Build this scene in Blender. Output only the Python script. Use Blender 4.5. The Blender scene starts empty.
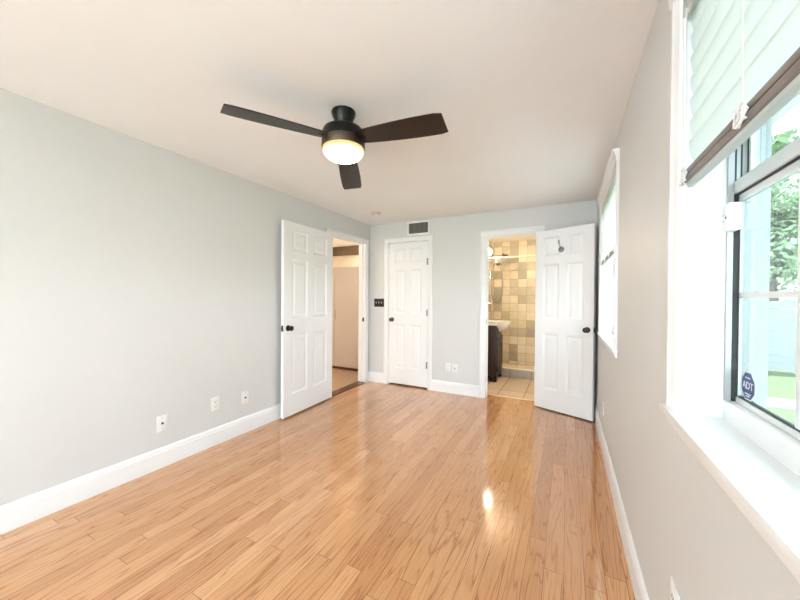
import bpy, bmesh, math, random
from mathutils import Vector, Matrix

C = bpy.context.scene.collection
SC = bpy.context.scene
PI = math.pi

# ------------------------------------------------------------------ camera
f_px, yaw, pitch, roll, cam_h = 323.48, 0.47688, -0.00845930, 0.00771045, 1.26267
cd = bpy.data.cameras.new('camera'); cam = bpy.data.objects.new('camera', cd); C.objects.link(cam)
cd.sensor_width = 36.0; cd.lens = f_px / 800 * 36.0; cd.clip_start = 0.02; cd.clip_end = 300
right0 = Vector((math.cos(yaw), math.sin(yaw), 0)); fw0 = Vector((-math.sin(yaw), math.cos(yaw), 0)); up0 = Vector((0, 0, 1))
fw = math.cos(pitch) * fw0 + math.sin(pitch) * up0
up1 = -math.sin(pitch) * fw0 + math.cos(pitch) * up0
rt = math.cos(roll) * right0 + math.sin(roll) * up1
up = -math.sin(roll) * right0 + math.cos(roll) * up1
m = Matrix((rt, up, -fw)).transposed().to_4x4(); m.translation = (0, 0, cam_h)
cam.matrix_world = m
SC.camera = cam

# ------------------------------------------------------------------ sky, sun, exposure
SKY = 6.0
w = bpy.data.worlds.new('sky'); SC.world = w; w.use_nodes = True
nt = w.node_tree; nt.nodes.clear()
o_ = nt.nodes.new('ShaderNodeOutputWorld'); bg = nt.nodes.new('ShaderNodeBackground')
tc = nt.nodes.new('ShaderNodeTexCoord'); sp = nt.nodes.new('ShaderNodeSeparateXYZ'); rp = nt.nodes.new('ShaderNodeValToRGB')
nt.links.new(tc.outputs['Generated'], sp.inputs[0]); nt.links.new(sp.outputs['Z'], rp.inputs[0]); nt.links.new(rp.outputs[0], bg.inputs[0]); nt.links.new(bg.outputs[0], o_.inputs[0])
rp.color_ramp.elements[0].color = (0.87, 0.945, 1.01, 1); rp.color_ramp.elements[0].position = 0.0
rp.color_ramp.elements[1].color = (0.71, 0.85, 1.01, 1); rp.color_ramp.elements[1].position = 0.9
bg.inputs[1].default_value = SKY
sd = bpy.data.lights.new('sun', 'SUN'); sun = bpy.data.objects.new('sun', sd); C.objects.link(sun)
sd.energy = 21.0; sd.angle = math.radians(3); sd.color = (0.96, 0.98, 1.01)
sun.rotation_euler = Vector((0.22, -0.38, -0.90)).to_track_quat('-Z', 'Y').to_euler()
SC.view_settings.view_transform = 'Standard'
try: SC.view_settings.look = 'None'
except Exception: pass
SC.view_settings.exposure = 1.13; SC.view_settings.gamma = 1.0; SC.view_settings.use_curve_mapping = False


def portal(name, loc, rot, sx, sy):
    d = bpy.data.lights.new(name, 'AREA'); d.shape = 'RECTANGLE'; d.size = sx; d.size_y = sy
    d.cycles.is_portal = True
    o = bpy.data.objects.new(name, d); C.objects.link(o); o.location = loc; o.rotation_euler = rot


# ------------------------------------------------------------------ room numbers
H = 2.34
XL, XR, YB, YR = -2.642, 0.283, 4.112, -3.5
XO = 0.456                    # outer face of the right wall
W0 = (-1.45, -0.35); W1 = (0.05, 1.166); W2 = (2.50, 3.55)  # W0 is an unseen window, added for daylight
ZS, ZT = 0.945, 2.10          # window sill and head
RW = (-2.56, 0.20, 0.08, 2.22)   # glazed opening added for daylight in the rear wall behind the camera
portal('daylight_portal', (XO + .01, (W1[0] + W1[1]) / 2, (ZS + ZT) / 2), (0, PI / 2, 0), ZT - ZS, W1[1] - W1[0])
portal('daylight_portal', (XO + .01, (W0[0] + W0[1]) / 2, (ZS + ZT) / 2), (0, PI / 2, 0), ZT - ZS, W0[1] - W0[0])
portal('daylight_portal', (XO + .01, (W2[0] + W2[1]) / 2, (ZS + ZT) / 2), (0, PI / 2, 0), ZT - ZS, W2[1] - W2[0])
portal('daylight_portal', ((RW[0] + RW[1]) / 2, YR - .16, (RW[2] + RW[3]) / 2), (PI / 2, 0, 0), RW[1] - RW[0], RW[3] - RW[2])


# ------------------------------------------------------------------ materials
def mat(name, col, rough=0.5, metal=0.0, **kw):
    m = bpy.data.materials.new(name); m.use_nodes = True
    b = m.node_tree.nodes['Principled BSDF']
    b.inputs['Base Color'].default_value = (*col, 1); b.inputs['Roughness'].default_value = rough; b.inputs['Metallic'].default_value = metal
    for k, v in kw.items():
        b.inputs[k].default_value = v
    return m


def N(nt, t, **kw):
    n = nt.nodes.new(t)
    for k, v in kw.items(): setattr(n, k, v)
    return n


def mathn(nt, op, a, b=None, c=None):
    n = nt.nodes.new('ShaderNodeMath'); n.operation = op
    for i, v in enumerate((a, b, c)):
        if v is None: continue
        if isinstance(v, (int, float)): n.inputs[i].default_value = v
        else: nt.links.new(v, n.inputs[i])
    return n.outputs[0]


def add_texture(m, scale=90, bump=0.06, dist=0.002, vary=0.03):
    """fine roller texture: small bump and a faint tone change"""
    nt = m.node_tree; b = nt.nodes['Principled BSDF']
    t = N(nt, 'ShaderNodeTexCoord'); n = N(nt, 'ShaderNodeTexNoise'); n.inputs['Scale'].default_value = scale; n.inputs['Detail'].default_value = 3
    nt.links.new(t.outputs['Object'], n.inputs['Vector'])
    bp = N(nt, 'ShaderNodeBump'); bp.inputs['Strength'].default_value = bump; bp.inputs['Distance'].default_value = dist
    nt.links.new(n.outputs[0], bp.inputs['Height']); nt.links.new(bp.outputs[0], b.inputs['Normal'])
    n2 = N(nt, 'ShaderNodeTexNoise'); n2.inputs['Scale'].default_value = 1.7; nt.links.new(t.outputs['Object'], n2.inputs['Vector'])
    mx = N(nt, 'ShaderNodeMix', data_type='RGBA'); c = b.inputs['Base Color'].default_value[:]
    mx.inputs[6].default_value = tuple(x * (1 - vary) for x in c[:3]) + (1,); mx.inputs[7].default_value = tuple(min(1, x * (1 + vary)) for x in c[:3]) + (1,)
    nt.links.new(n2.outputs[0], mx.inputs[0]); nt.links.new(mx.outputs[2], b.inputs['Base Color'])
    return m


M = {}
M['wall'] = add_texture(mat('grey_wall_paint', (0.675, 0.68, 0.675), 0.5))
M['ceiling'] = add_texture(mat('ceiling_paint', (0.90, 0.90, 0.90), 0.8))
M['trim'] = add_texture(mat('white_trim_paint', (0.865, 0.875, 0.885), 0.35), 40, 0.02)
M['door'] = add_texture(mat('white_door_paint', (0.865, 0.875, 0.885), 0.32), 60, 0.03)
M['bronze'] = mat('dark_bronze', (0.035, 0.028, 0.022), 0.32, 0.8)
M['fanmetal'] = mat('fan_bronze_metal', (0.10, 0.075, 0.055), 0.38, 0.85)
M['fandark'] = mat('fan_black_metal', (0.012, 0.012, 0.012), 0.35, 0.4)
M['blade'] = add_texture(mat('espresso_blade', (0.014, 0.008, 0.006), 0.33), 30, 0.03)
M['hinge'] = mat('steel_hinge', (0.30, 0.29, 0.27), 0.4, 0.9)
M['chrome'] = mat('chrome', (0.75, 0.72, 0.66), 0.12, 1.0)
M['plastic'] = mat('white_plastic', (0.84, 0.84, 0.83), 0.3)
M['slot'] = mat('dark_slot', (0.03, 0.03, 0.03), 0.6)
M['black'] = mat('black_plate', (0.006, 0.006, 0.007), 0.3)
M['toggle'] = mat('grey_toggle', (0.42, 0.42, 0.42), 0.3)
M['vinyl'] = mat('window_vinyl', (0.72, 0.74, 0.74), 0.35)
M['alu'] = mat('grey_aluminium', (0.42, 0.43, 0.43), 0.4, 0.5)
M['rubber'] = mat('black_track', (0.03, 0.035, 0.035), 0.6)
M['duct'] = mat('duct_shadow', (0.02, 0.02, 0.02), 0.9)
M['louver'] = mat('grey_louver', (0.24, 0.25, 0.245), 0.45)
M['walnut'] = add_texture(mat('dark_walnut', (0.026, 0.012, 0.009), 0.35), 25, 0.05)
M['threshold'] = add_texture(mat('threshold_wood', (0.12, 0.045, 0.025), 0.35), 25, 0.05)
M['ceramic'] = mat('white_ceramic', (0.85, 0.84, 0.80), 0.12)
M['beige'] = add_texture(mat('beige_panel', (0.63, 0.55, 0.49), 0.45), 30, 0.02)
M['cream'] = add_texture(mat('cream_wall', (0.82, 0.74, 0.62), 0.6))
M['brown'] = mat('brown_soffit', (0.16, 0.11, 0.065), 0.6)
M['sticker'] = mat('navy_sticker', (0.03, 0.045, 0.16), 0.4)
M['stickerw'] = mat('sticker_white', (0.75, 0.78, 0.82), 0.4)
M['siding'] = add_texture(mat('white_stucco', (0.55, 0.57, 0.575), 0.8))
M['concrete'] = add_texture(mat('pale_concrete', (0.72, 0.72, 0.71), 0.9), 60, 0.2)
M['fence'] = add_texture(mat('fence_grey', (0.34, 0.35, 0.345), 0.8))
M['bark'] = add_texture(mat('bark', (0.10, 0.075, 0.05), 0.9), 30, 0.3)
M['curtainrod'] = mat('rod_steel', (0.72, 0.66, 0.52), 0.4, 0.3)


def emit(name, col, s):
    m = bpy.data.materials.new(name); m.use_nodes = True; nt = m.node_tree; nt.nodes.clear()
    o = nt.nodes.new('ShaderNodeOutputMaterial'); e = nt.nodes.new('ShaderNodeEmission'); e.inputs[0].default_value = (*col, 1); e.inputs[1].default_value = s
    nt.links.new(e.outputs[0], o.inputs[0]); return m


M['bowl'] = emit('lit_opal_glass', (1.0, 0.80, 0.47), 30)
nt = M['bowl'].node_tree; e_ = nt.nodes['Emission']; t_ = nt.nodes.new('ShaderNodeTexCoord'); s_ = nt.nodes.new('ShaderNodeSeparateXYZ')   # bulbs sit low in the bowl: its rim glows dim and amber
nt.links.new(t_.outputs['Object'], s_.inputs[0])
r_ = nt.nodes.new('ShaderNodeMapRange'); r_.inputs[1].default_value = -.222; r_.inputs[2].default_value = -.283; nt.links.new(s_.outputs['Z'], r_.inputs[0])
k_ = nt.nodes.new('ShaderNodeValToRGB'); nt.links.new(r_.outputs[0], k_.inputs[0]); k_.color_ramp.elements[0].color = (1, .72, .30, 1); k_.color_ramp.elements[1].color = (1, .92, .78, 1); nt.links.new(k_.outputs[0], e_.inputs[0])
nt.links.new(mathn(nt, 'ADD', mathn(nt, 'MULTIPLY', mathn(nt, 'POWER', r_.outputs[0], 4.0), 75.0), 0.55), e_.inputs[1])
M['bulb'] = emit('lit_vanity_globe', (1.0, 0.88, 0.72), 120)
M['halllamp'] = emit('lit_hall_lamp', (1.0, 0.88, 0.72), 75)
M['bathlamp'] = emit('lit_bath_lamp', (1.0, 0.94, 0.84), 62)


def glass_mat(name, tint):
    m = bpy.data.materials.new(name); m.use_nodes = True; nt = m.node_tree; nt.nodes.clear()
    o = nt.nodes.new('ShaderNodeOutputMaterial'); t = nt.nodes.new('ShaderNodeBsdfTransparent'); g = nt.nodes.new('ShaderNodeBsdfGlossy')
    t.inputs[0].default_value = (*tint, 1); g.inputs['Roughness'].default_value = 0.02
    fr = nt.nodes.new('ShaderNodeFresnel'); fr.inputs[0].default_value = 1.45
    mx = nt.nodes.new('ShaderNodeMixShader'); ge = nt.nodes.new('ShaderNodeNewGeometry')
    nt.links.new(mathn(nt, 'MULTIPLY', fr.outputs[0], mathn(nt, 'SUBTRACT', 1.0, ge.outputs['Backfacing'])), mx.inputs[0]); nt.links.new(t.outputs[0], mx.inputs[1]); nt.links.new(g.outputs[0], mx.inputs[2])
    nt.links.new(mx.outputs[0], o.inputs[0]); return m


M['glass'] = glass_mat('tinted_window_glass', (0.57, 0.62, 0.62))  # tint added to dim the daylight and the garden view
M['clear_glass'] = glass_mat('clear_window_glass', (0.97, 0.98, 0.975))


def slat_mat():
    m = bpy.data.materials.new('white_blind_slat'); m.use_nodes = True; nt = m.node_tree
    b = nt.nodes['Principled BSDF']; b.inputs['Base Color'].default_value = (0.86, 0.87, 0.86, 1); b.inputs['Roughness'].default_value = 0.4
    tr = nt.nodes.new('ShaderNodeBsdfTranslucent'); tr.inputs[0].default_value = (0.85, 0.90, 0.88, 1)
    mx = nt.nodes.new('ShaderNodeMixShader'); mx.inputs[0].default_value = 0.5
    out = nt.nodes['Material Output']
    nt.links.new(b.outputs[0], mx.inputs[1]); nt.links.new(tr.outputs[0], mx.inputs[2]); nt.links.new(mx.outputs[0], out.inputs[0])
    return m


M['slat'] = slat_mat()
M['railbrown'] = mat('blind_rail', (0.23, 0.195, 0.185), 0.4)


def leaf_mat(name, c1, c2):
    m = mat(name, c1, 0.6); nt = m.node_tree; b = nt.nodes['Principled BSDF']
    oi = N(nt, 'ShaderNodeTexNoise'); oi.inputs['Scale'].default_value = 2.5
    t = N(nt, 'ShaderNodeTexCoord'); nt.links.new(t.outputs['Object'], oi.inputs['Vector'])
    mx = N(nt, 'ShaderNodeMix', data_type='RGBA'); mx.inputs[6].default_value = (*c1, 1); mx.inputs[7].default_value = (*c2, 1)
    nt.links.new(oi.outputs[0], mx.inputs[0]); nt.links.new(mx.outputs[2], b.inputs['Base Color'])
    return m


M['leaf'] = leaf_mat('leaf_green', (0.20, 0.30, 0.15), (0.34, 0.44, 0.24))
M['grass'] = leaf_mat('lawn_grass', (0.055, 0.08, 0.015), (0.075, 0.105, 0.025))


def wood_floor():
    m = mat('oak_strip_floor', (0.6, 0.35, 0.17), 0.2); nt = m.node_tree; b = nt.nodes['Principled BSDF']
    tc = N(nt, 'ShaderNodeTexCoord'); s = N(nt, 'ShaderNodeSeparateXYZ'); nt.links.new(tc.outputs['Object'], s.inputs[0])
    X, Y = s.outputs['X'], s.outputs['Y']
    PW = 0.0826
    u = mathn(nt, 'DIVIDE', X, PW); row = mathn(nt, 'FLOOR', u); fu = mathn(nt, 'FRACT', u)
    wn = N(nt, 'ShaderNodeTexWhiteNoise', noise_dimensions='1D'); nt.links.new(row, wn.inputs['W'])
    wn2 = N(nt, 'ShaderNodeTexWhiteNoise', noise_dimensions='1D'); nt.links.new(mathn(nt, 'ADD', row, 71.3), wn2.inputs['W'])
    ln = mathn(nt, 'ADD', mathn(nt, 'MULTIPLY', wn2.outputs[0], 0.8), 0.7)
    v = mathn(nt, 'ADD', mathn(nt, 'DIVIDE', Y, ln), mathn(nt, 'MULTIPLY', wn.outputs[0], 9.0))
    col = mathn(nt, 'FLOOR', v); fv = mathn(nt, 'FRACT', v)
    cb = N(nt, 'ShaderNodeCombineXYZ'); nt.links.new(row, cb.inputs[0]); nt.links.new(col, cb.inputs[1])
    pr = N(nt, 'ShaderNodeTexWhiteNoise', noise_dimensions='2D'); nt.links.new(cb.outputs[0], pr.inputs['Vector'])
    rnd = pr.outputs['Value']
    # grain coordinates, shifted per board
    gx = mathn(nt, 'ADD', X, mathn(nt, 'MULTIPLY', rnd, 13.7)); gy = mathn(nt, 'ADD', mathn(nt, 'MULTIPLY', Y, 0.065), mathn(nt, 'MULTIPLY', rnd, 31.0))
    gv = N(nt, 'ShaderNodeCombineXYZ'); nt.links.new(gx, gv.inputs[0]); nt.links.new(gy, gv.inputs[1])
    n1 = N(nt, 'ShaderNodeTexNoise'); n1.inputs['Scale'].default_value = 8; n1.inputs['Detail'].default_value = 2.5; n1.inputs['Roughness'].default_value = 0.5
    nt.links.new(gv.outputs[0], n1.inputs['Vector'])
    rings = mathn(nt, 'FRACT', mathn(nt, 'MULTIPLY', n1.outputs[0], 17.0))       # cathedral contour lines
    rl = N(nt, 'ShaderNodeValToRGB'); nt.links.new(rings, rl.inputs[0]); r = rl.color_ramp
    r.elements[0].position = 0.0; r.elements[0].color = (0, 0, 0, 1); r.elements[1].position = 1.0; r.elements[1].color = (0, 0, 0, 1)
    e = r.elements.new(0.66); e.color = (0.06, 0.06, 0.06, 1); e = r.elements.new(0.84); e.color = (1, 1, 1, 1); e = r.elements.new(0.92); e.color = (0.25, 0.25, 0.25, 1)
    gv2 = N(nt, 'ShaderNodeCombineXYZ'); nt.links.new(mathn(nt, 'MULTIPLY', gx, 14.0), gv2.inputs[0]); nt.links.new(mathn(nt, 'MULTIPLY', gy, 6.0), gv2.inputs[1])
    n2 = N(nt, 'ShaderNodeTexNoise'); n2.inputs['Scale'].default_value = 16; n2.inputs['Detail'].default_value = 4
    nt.links.new(gv2.outputs[0], n2.inputs['Vector'])
    base = N(nt, 'ShaderNodeValToRGB'); nt.links.new(rnd, base.inputs[0]); r = base.color_ramp
    r.elements[0].color = (0.555, 0.265, 0.115, 1); r.elements[1].color = (0.72, 0.40, 0.20, 1)
    e = r.elements.new(0.35); e.color = (0.635, 0.325, 0.148, 1); e = r.elements.new(0.7); e.color = (0.67, 0.352, 0.162, 1)
    d1 = N(nt, 'ShaderNodeMix', data_type='RGBA', blend_type='MULTIPLY'); nt.links.new(base.outputs[0], d1.inputs[6]); d1.inputs[7].default_value = (0.58, 0.40, 0.30, 1)
    nt.links.new(mathn(nt, 'MULTIPLY', rl.outputs[0], 0.7), d1.inputs[0])
    d2 = N(nt, 'ShaderNodeMix', data_type='RGBA', blend_type='MULTIPLY'); nt.links.new(d1.outputs[2], d2.inputs[6]); d2.inputs[7].default_value = (0.62, 0.5, 0.42, 1)
    k = N(nt, 'ShaderNodeMapRange'); k.inputs[1].default_value = 0.52; k.inputs[2].default_value = 0.72; nt.links.new(n2.outputs[0], k.inputs[0])
    nt.links.new(mathn(nt, 'MULTIPLY', k.outputs[0], 0.7), d2.inputs[0])
    # joints
    eu = mathn(nt, 'MINIMUM', fu, mathn(nt, 'SUBTRACT', 1.0, fu)); ev = mathn(nt, 'MINIMUM', fv, mathn(nt, 'SUBTRACT', 1.0, fv))
    ju = mathn(nt, 'LESS_THAN', eu, 0.013); jv = mathn(nt, 'LESS_THAN', mathn(nt, 'MULTIPLY', ev, ln), 0.0011)
    j = mathn(nt, 'MAXIMUM', ju, jv)
    d3 = N(nt, 'ShaderNodeMix', data_type='RGBA'); nt.links.new(d2.outputs[2], d3.inputs[6]); d3.inputs[7].default_value = (0.17, 0.075, 0.03, 1)
    nt.links.new(mathn(nt, 'MULTIPLY', j, 0.9), d3.inputs[0]); nt.links.new(d3.outputs[2], b.inputs['Base Color'])
    bp = N(nt, 'ShaderNodeBump'); bp.inputs['Strength'].default_value = 0.12; bp.inputs['Distance'].default_value = 0.001
    hh = mathn(nt, 'SUBTRACT', mathn(nt, 'MULTIPLY', n2.outputs[0], 0.35), j)
    n3 = N(nt, 'ShaderNodeTexNoise'); n3.inputs['Scale'].default_value = 6; nt.links.new(tc.outputs['Object'], n3.inputs['Vector'])
    nt.links.new(mathn(nt, 'ADD', hh, mathn(nt, 'MULTIPLY', n3.outputs[0], 1.5)), bp.inputs['Height']); nt.links.new(bp.outputs[0], b.inputs['Normal'])
    rr = N(nt, 'ShaderNodeMapRange'); rr.inputs[3].default_value = 0.05; rr.inputs[4].default_value = 0.13; nt.links.new(n2.outputs[0], rr.inputs[0]); nt.links.new(rr.outputs[0], b.inputs['Roughness'])
    b.inputs['Specular IOR Level'].default_value = 0.5; b.inputs['Coat Weight'].default_value = 0.6; b.inputs['Coat Roughness'].default_value = 0.05
    return m


M['floor'] = wood_floor()


def tile_mat(name, cols, grout, sx, sy, ax=('X', 'Z'), off=(0, 0), gw=0.02, rough=0.5):
    m = mat(name, cols[0], rough); nt = m.node_tree; b = nt.nodes['Principled BSDF']
    tc = N(nt, 'ShaderNodeTexCoord'); s = N(nt, 'ShaderNodeSeparateXYZ'); nt.links.new(tc.outputs['Object'], s.inputs[0])
    U = mathn(nt, 'DIVIDE', mathn(nt, 'SUBTRACT', s.outputs[ax[0]], off[0]), sx); V = mathn(nt, 'DIVIDE', mathn(nt, 'SUBTRACT', s.outputs[ax[1]], off[1]), sy)
    cb = N(nt, 'ShaderNodeCombineXYZ'); nt.links.new(mathn(nt, 'FLOOR', U), cb.inputs[0]); nt.links.new(mathn(nt, 'FLOOR', V), cb.inputs[1])
    wn = N(nt, 'ShaderNodeTexWhiteNoise', noise_dimensions='2D'); nt.links.new(cb.outputs[0], wn.inputs['Vector'])
    rp = N(nt, 'ShaderNodeValToRGB'); rp.color_ramp.interpolation = 'CONSTANT'; r = rp.color_ramp
    while len(r.elements) < len(cols): r.elements.new(0.5)
    for i, c in enumerate(cols):
        r.elements[i].position = i / len(cols); r.elements[i].color = (*c, 1)
    nt.links.new(wn.outputs['Value'], rp.inputs[0])
    n = N(nt, 'ShaderNodeTexNoise'); n.inputs['Scale'].default_value = 14; n.inputs['Detail'].default_value = 4; nt.links.new(tc.outputs['Object'], n.inputs['Vector'])
    mx0 = N(nt, 'ShaderNodeMix', data_type='RGBA', blend_type='MULTIPLY'); nt.links.new(rp.outputs[0], mx0.inputs[6]); mx0.inputs[7].default_value = (0.78, 0.74, 0.68, 1)
    nt.links.new(n.outputs[0], mx0.inputs[0])
    fu = mathn(nt, 'FRACT', U); fv = mathn(nt, 'FRACT', V)
    eu = mathn(nt, 'MULTIPLY', mathn(nt, 'MINIMUM', fu, mathn(nt, 'SUBTRACT', 1.0, fu)), sx); ev = mathn(nt, 'MULTIPLY', mathn(nt, 'MINIMUM', fv, mathn(nt, 'SUBTRACT', 1.0, fv)), sy)
    j = mathn(nt, 'LESS_THAN', mathn(nt, 'MINIMUM', eu, ev), gw / 2 * 0.3)
    mx = N(nt, 'ShaderNodeMix', data_type='RGBA'); nt.links.new(j, mx.inputs[0]); nt.links.new(mx0.outputs[2], mx.inputs[6]); mx.inputs[7].default_value = (*grout, 1)
    nt.links.new(mx.outputs[2], b.inputs['Base Color'])
    bp = N(nt, 'ShaderNodeBump'); bp.inputs['Strength'].default_value = 0.3; bp.inputs['Distance'].default_value = 0.002; bp.invert = True
    nt.links.new(j, bp.inputs['Height']); nt.links.new(bp.outputs[0], b.inputs['Normal'])
    return m


TC = [(0.68, 0.60, 0.43), (0.43, 0.37, 0.255), (0.64, 0.555, 0.375), (0.50, 0.44, 0.31), (0.72, 0.65, 0.49), (0.58, 0.50, 0.34), (0.37, 0.33, 0.24), (0.66, 0.58, 0.41)]
M['tile_back'] = tile_mat('stone_wall_tile', TC, (0.27, 0.22, 0.14), 0.1487, 0.154, ('X', 'Z'), (-0.9665, 0.083))
M['tile_side'] = tile_mat('stone_side_tile', TC, (0.27, 0.22, 0.14), 0.1487, 0.154, ('Y', 'Z'), (0.02, 0.083))
M['tile_floor'] = tile_mat('beige_floor_tile', [(0.55, 0.42, 0.29), (0.60, 0.47, 0.33), (0.52, 0.40, 0.28)], (0.20, 0.13, 0.08), 0.32, 0.81, ('X', 'Y'), (-0.80, 5.41 - 0.81), 0.04)
M['tile_curb'] = tile_mat('grey_curb_tile', [(0.50, 0.46, 0.40), (0.54, 0.49, 0.42)], (0.20, 0.15, 0.1), 0.32, 0.5, ('X', 'Z'), (-0.80, -0.2), 0.03)
M['curb_cap'] = mat('cream_bullnose', (0.70, 0.60, 0.42), 0.25)
M['tile_hall'] = tile_mat('tan_hall_tile', [(0.60, 0.42, 0.29), (0.57, 0.40, 0.27)], (0.40, 0.27, 0.18), 0.45, 0.45, ('X', 'Y'), (-3.9, 3.1), 0.02)

# ------------------------------------------------------------------ mesh helpers


def box(bm, lo, hi, bev=0.0, seg=2):
    r = bmesh.ops.create_cube(bm, size=1.0); vs = r['verts']
    for v in vs:
        v.co = Vector(((lo[i] + hi[i]) / 2 + v.co[i] * (hi[i] - lo[i]) for i in range(3)))
    if bev > 0:
        es = list({e for v in vs for e in v.link_edges})
        bmesh.ops.bevel(bm, geom=es, offset=bev, segments=seg, affect='EDGES', profile=0.6)
    return bm


def lathe(bm, prof, seg=32, mtx=None, squash=None):
    """prof: (r, z) list; revolved about Z"""
    mtx = mtx or Matrix.Identity(4); rings = []
    for r, z in prof:
        if r < 1e-6: rings.append([bm.verts.new(mtx @ Vector((0, 0, z)))])
        else: rings.append([bm.verts.new(mtx @ Vector((r * math.cos(2 * PI * i / seg), r * math.sin(2 * PI * i / seg), z))) for i in range(seg)])
    for a, b in zip(rings, rings[1:]):
        for i in range(seg):
            j = (i + 1) % seg
            if len(a) == 1 and len(b) == 1: continue
            if len(a) == 1: bm.faces.new((a[0], b[i], b[j]))
            elif len(b) == 1: bm.faces.new((a[i], a[j], b[0]))
            else: bm.faces.new((a[i], a[j], b[j], b[i]))
    for ring, fl in ((rings[0], True), (rings[-1], False)):
        if len(ring) > 1: bm.faces.new(ring[::-1] if fl else ring)
    return bm


def tube(bm, pts, r, seg=8):
    pts = [Vector(p) for p in pts]; rings = []
    n = None
    for i, p in enumerate(pts):
        t = (pts[min(i + 1, len(pts) - 1)] - pts[max(i - 1, 0)]).normalized()
        if n is None:
            a = Vector((0, 0, 1)) if abs(t.z) < 0.9 else Vector((1, 0, 0)); n = t.cross(a).normalized()
        else:
            n = (n - t * n.dot(t)); n = n.normalized() if n.length > 1e-5 else t.orthogonal().normalized()
        b = t.cross(n); rr = r[i] if isinstance(r, (list, tuple)) else r
        rings.append([bm.verts.new(p + rr * (math.cos(2 * PI * k / seg) * n + math.sin(2 * PI * k / seg) * b)) for k in range(seg)])
    for a, b in zip(rings, rings[1:]):
        for k in range(seg):
            bm.faces.new((a[k], a[(k + 1) % seg], b[(k + 1) % seg], b[k]))
    bm.faces.new(rings[0][::-1]); bm.faces.new(rings[-1]); return bm


def prism(bm, poly, axis, a, b):
    """poly: 2D outline; extruded along axis from a to b. axis 0: poly=(y,z); 1: (x,z); 2: (x,y)"""
    def P(q, t):
        return Vector((t, q[0], q[1])) if axis == 0 else Vector((q[0], t, q[1])) if axis == 1 else Vector((q[0], q[1], t))
    A = [bm.verts.new(P(q, a)) for q in poly]; B = [bm.verts.new(P(q, b)) for q in poly]
    n = len(poly); bm.faces.new(A); bm.faces.new(B[::-1])
    for i in range(n): bm.faces.new((A[i], B[i], B[(i + 1) % n], A[(i + 1) % n]))
    return bm


def obj(name, bm, m, parent=None, smooth=False, label=None):
    bmesh.ops.recalc_face_normals(bm, faces=bm.faces[:])
    me = bpy.data.meshes.new(name); bm.to_mesh(me); bm.free()
    ms = m if isinstance(m, (list, tuple)) else [m]
    for x in ms: me.materials.append(M[x])
    o = bpy.data.objects.new(name, me); C.objects.link(o)
    if smooth:
        for p in me.polygons: p.use_smooth = True
        me.set_sharp_from_angle(angle=math.radians(38))
    if parent: o.parent = parent
    if label: o['label'] = label
    return o


def B(): return bmesh.new()


def bx(name, lo, hi, m, parent=None, bev=0.0, **k): return obj(name, box(B(), lo, hi, bev), m, parent, smooth=bev > 0, **k)


def thing(name, label, cat, loc=(0, 0, 0), rz=0, group=None, kind=None):
    o = bpy.data.objects.new(name, None); C.objects.link(o); o.location = loc; o.rotation_euler = (0, 0, rz); o.empty_display_size = .05
    return tag(o, label, cat, group, kind)


def tag(o, label, cat, group=None, kind=None):
    o['label'] = label; o['category'] = cat
    if group: o['group'] = group
    if kind: o['kind'] = kind
    return o


def struct(o, label, cat): return tag(o, label, cat, None, 'structure')


def dup(o, parent=None):
    c = o.copy(); C.objects.link(c); c.parent = parent
    for ch in list(o.children): dup(ch, c)
    return c


def wall(name, axis, a, b, u0, u1, z0, z1, holes, m):
    """axis 0: slab x in a..b, u = y.  axis 1: slab y in a..b, u = x.  holes (u0,u1,z0,z1)"""
    us = sorted({u0, u1, *[h[0] for h in holes], *[h[1] for h in holes]}); zs = sorted({z0, z1, *[h[2] for h in holes], *[h[3] for h in holes]})
    bm = B()
    for i in range(len(us) - 1):
        # vertical runs
        run = None
        for j in range(len(zs) - 1):
            cu, cz = (us[i] + us[i + 1]) / 2, (zs[j] + zs[j + 1]) / 2
            solid = not any(h[0] < cu < h[1] and h[2] < cz < h[3] for h in holes)
            if solid:
                run = (run[0], zs[j + 1]) if run else (zs[j], zs[j + 1])
            if (not solid or j == len(zs) - 2) and run:
                lo = (a, us[i], run[0]) if axis == 0 else (us[i], a, run[0]); hi = (b, us[i + 1], run[1]) if axis == 0 else (us[i + 1], b, run[1])
                box(bm, lo, hi); run = None
    bmesh.ops.remove_doubles(bm, verts=bm.verts[:], dist=1e-5)
    return obj(name, bm, m)


# ------------------------------------------------------------------ room shell
WT = 0.11
LD = (3.18, 3.985); LDZ = 2.04           # bedroom doorway in the left wall
CD = (-2.312, -1.695); CDZ = 2.045       # closet opening
BD = (-0.903, -0.315); BDZ = 2.03        # bathroom opening
TJ = 0.018                               # jamb board
struct(bx('floor', (XL - .005, YR, -.06), (XR + .005, 4.30, 0), 'floor'), 'glossy honey oak strip floor of the bedroom', 'floor')
struct(bx('ceiling', (XL - .1, YR - .15, H), (XO, YB + .11, H + .12), 'ceiling'), 'flat cream white bedroom ceiling', 'ceiling')
struct(wall('wall_left', 0, XL - WT, XL, YR, YB + WT, -.06, H, [(LD[0] - TJ, LD[1] + TJ, -.06, LDZ + TJ)], 'wall'), 'plain light grey wall with three outlets and open doorway', 'wall')
struct(wall('wall_back', 1, YB, YB + WT, XL, XO, -.06, H + .1, [(CD[0] - TJ, CD[1] + TJ, -.06, CDZ + TJ), (BD[0] - TJ, BD[1] + TJ, -.06, BDZ + TJ)], 'wall'), 'far light grey wall holding closet and bathroom doorways', 'wall')
struct(wall('wall_right', 0, XR, XO, YR, YB, -.3, H, [(W0[0] - .012, W0[1] + .012, ZS - .02, ZT + .012), (W1[0] - .012, W1[1] + .012, ZS - .02, ZT + .012), (W2[0] - .012, W2[1] + .012, ZS - .02, ZT + .012)], 'wall'), 'light grey wall with two white trimmed windows', 'wall')
struct(wall('wall_rear', 1, YR - .15, YR, XL - WT, XO, -.3, H, [RW], 'wall'), 'light grey wall behind the viewpoint with added wide window opening', 'wall')
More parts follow.
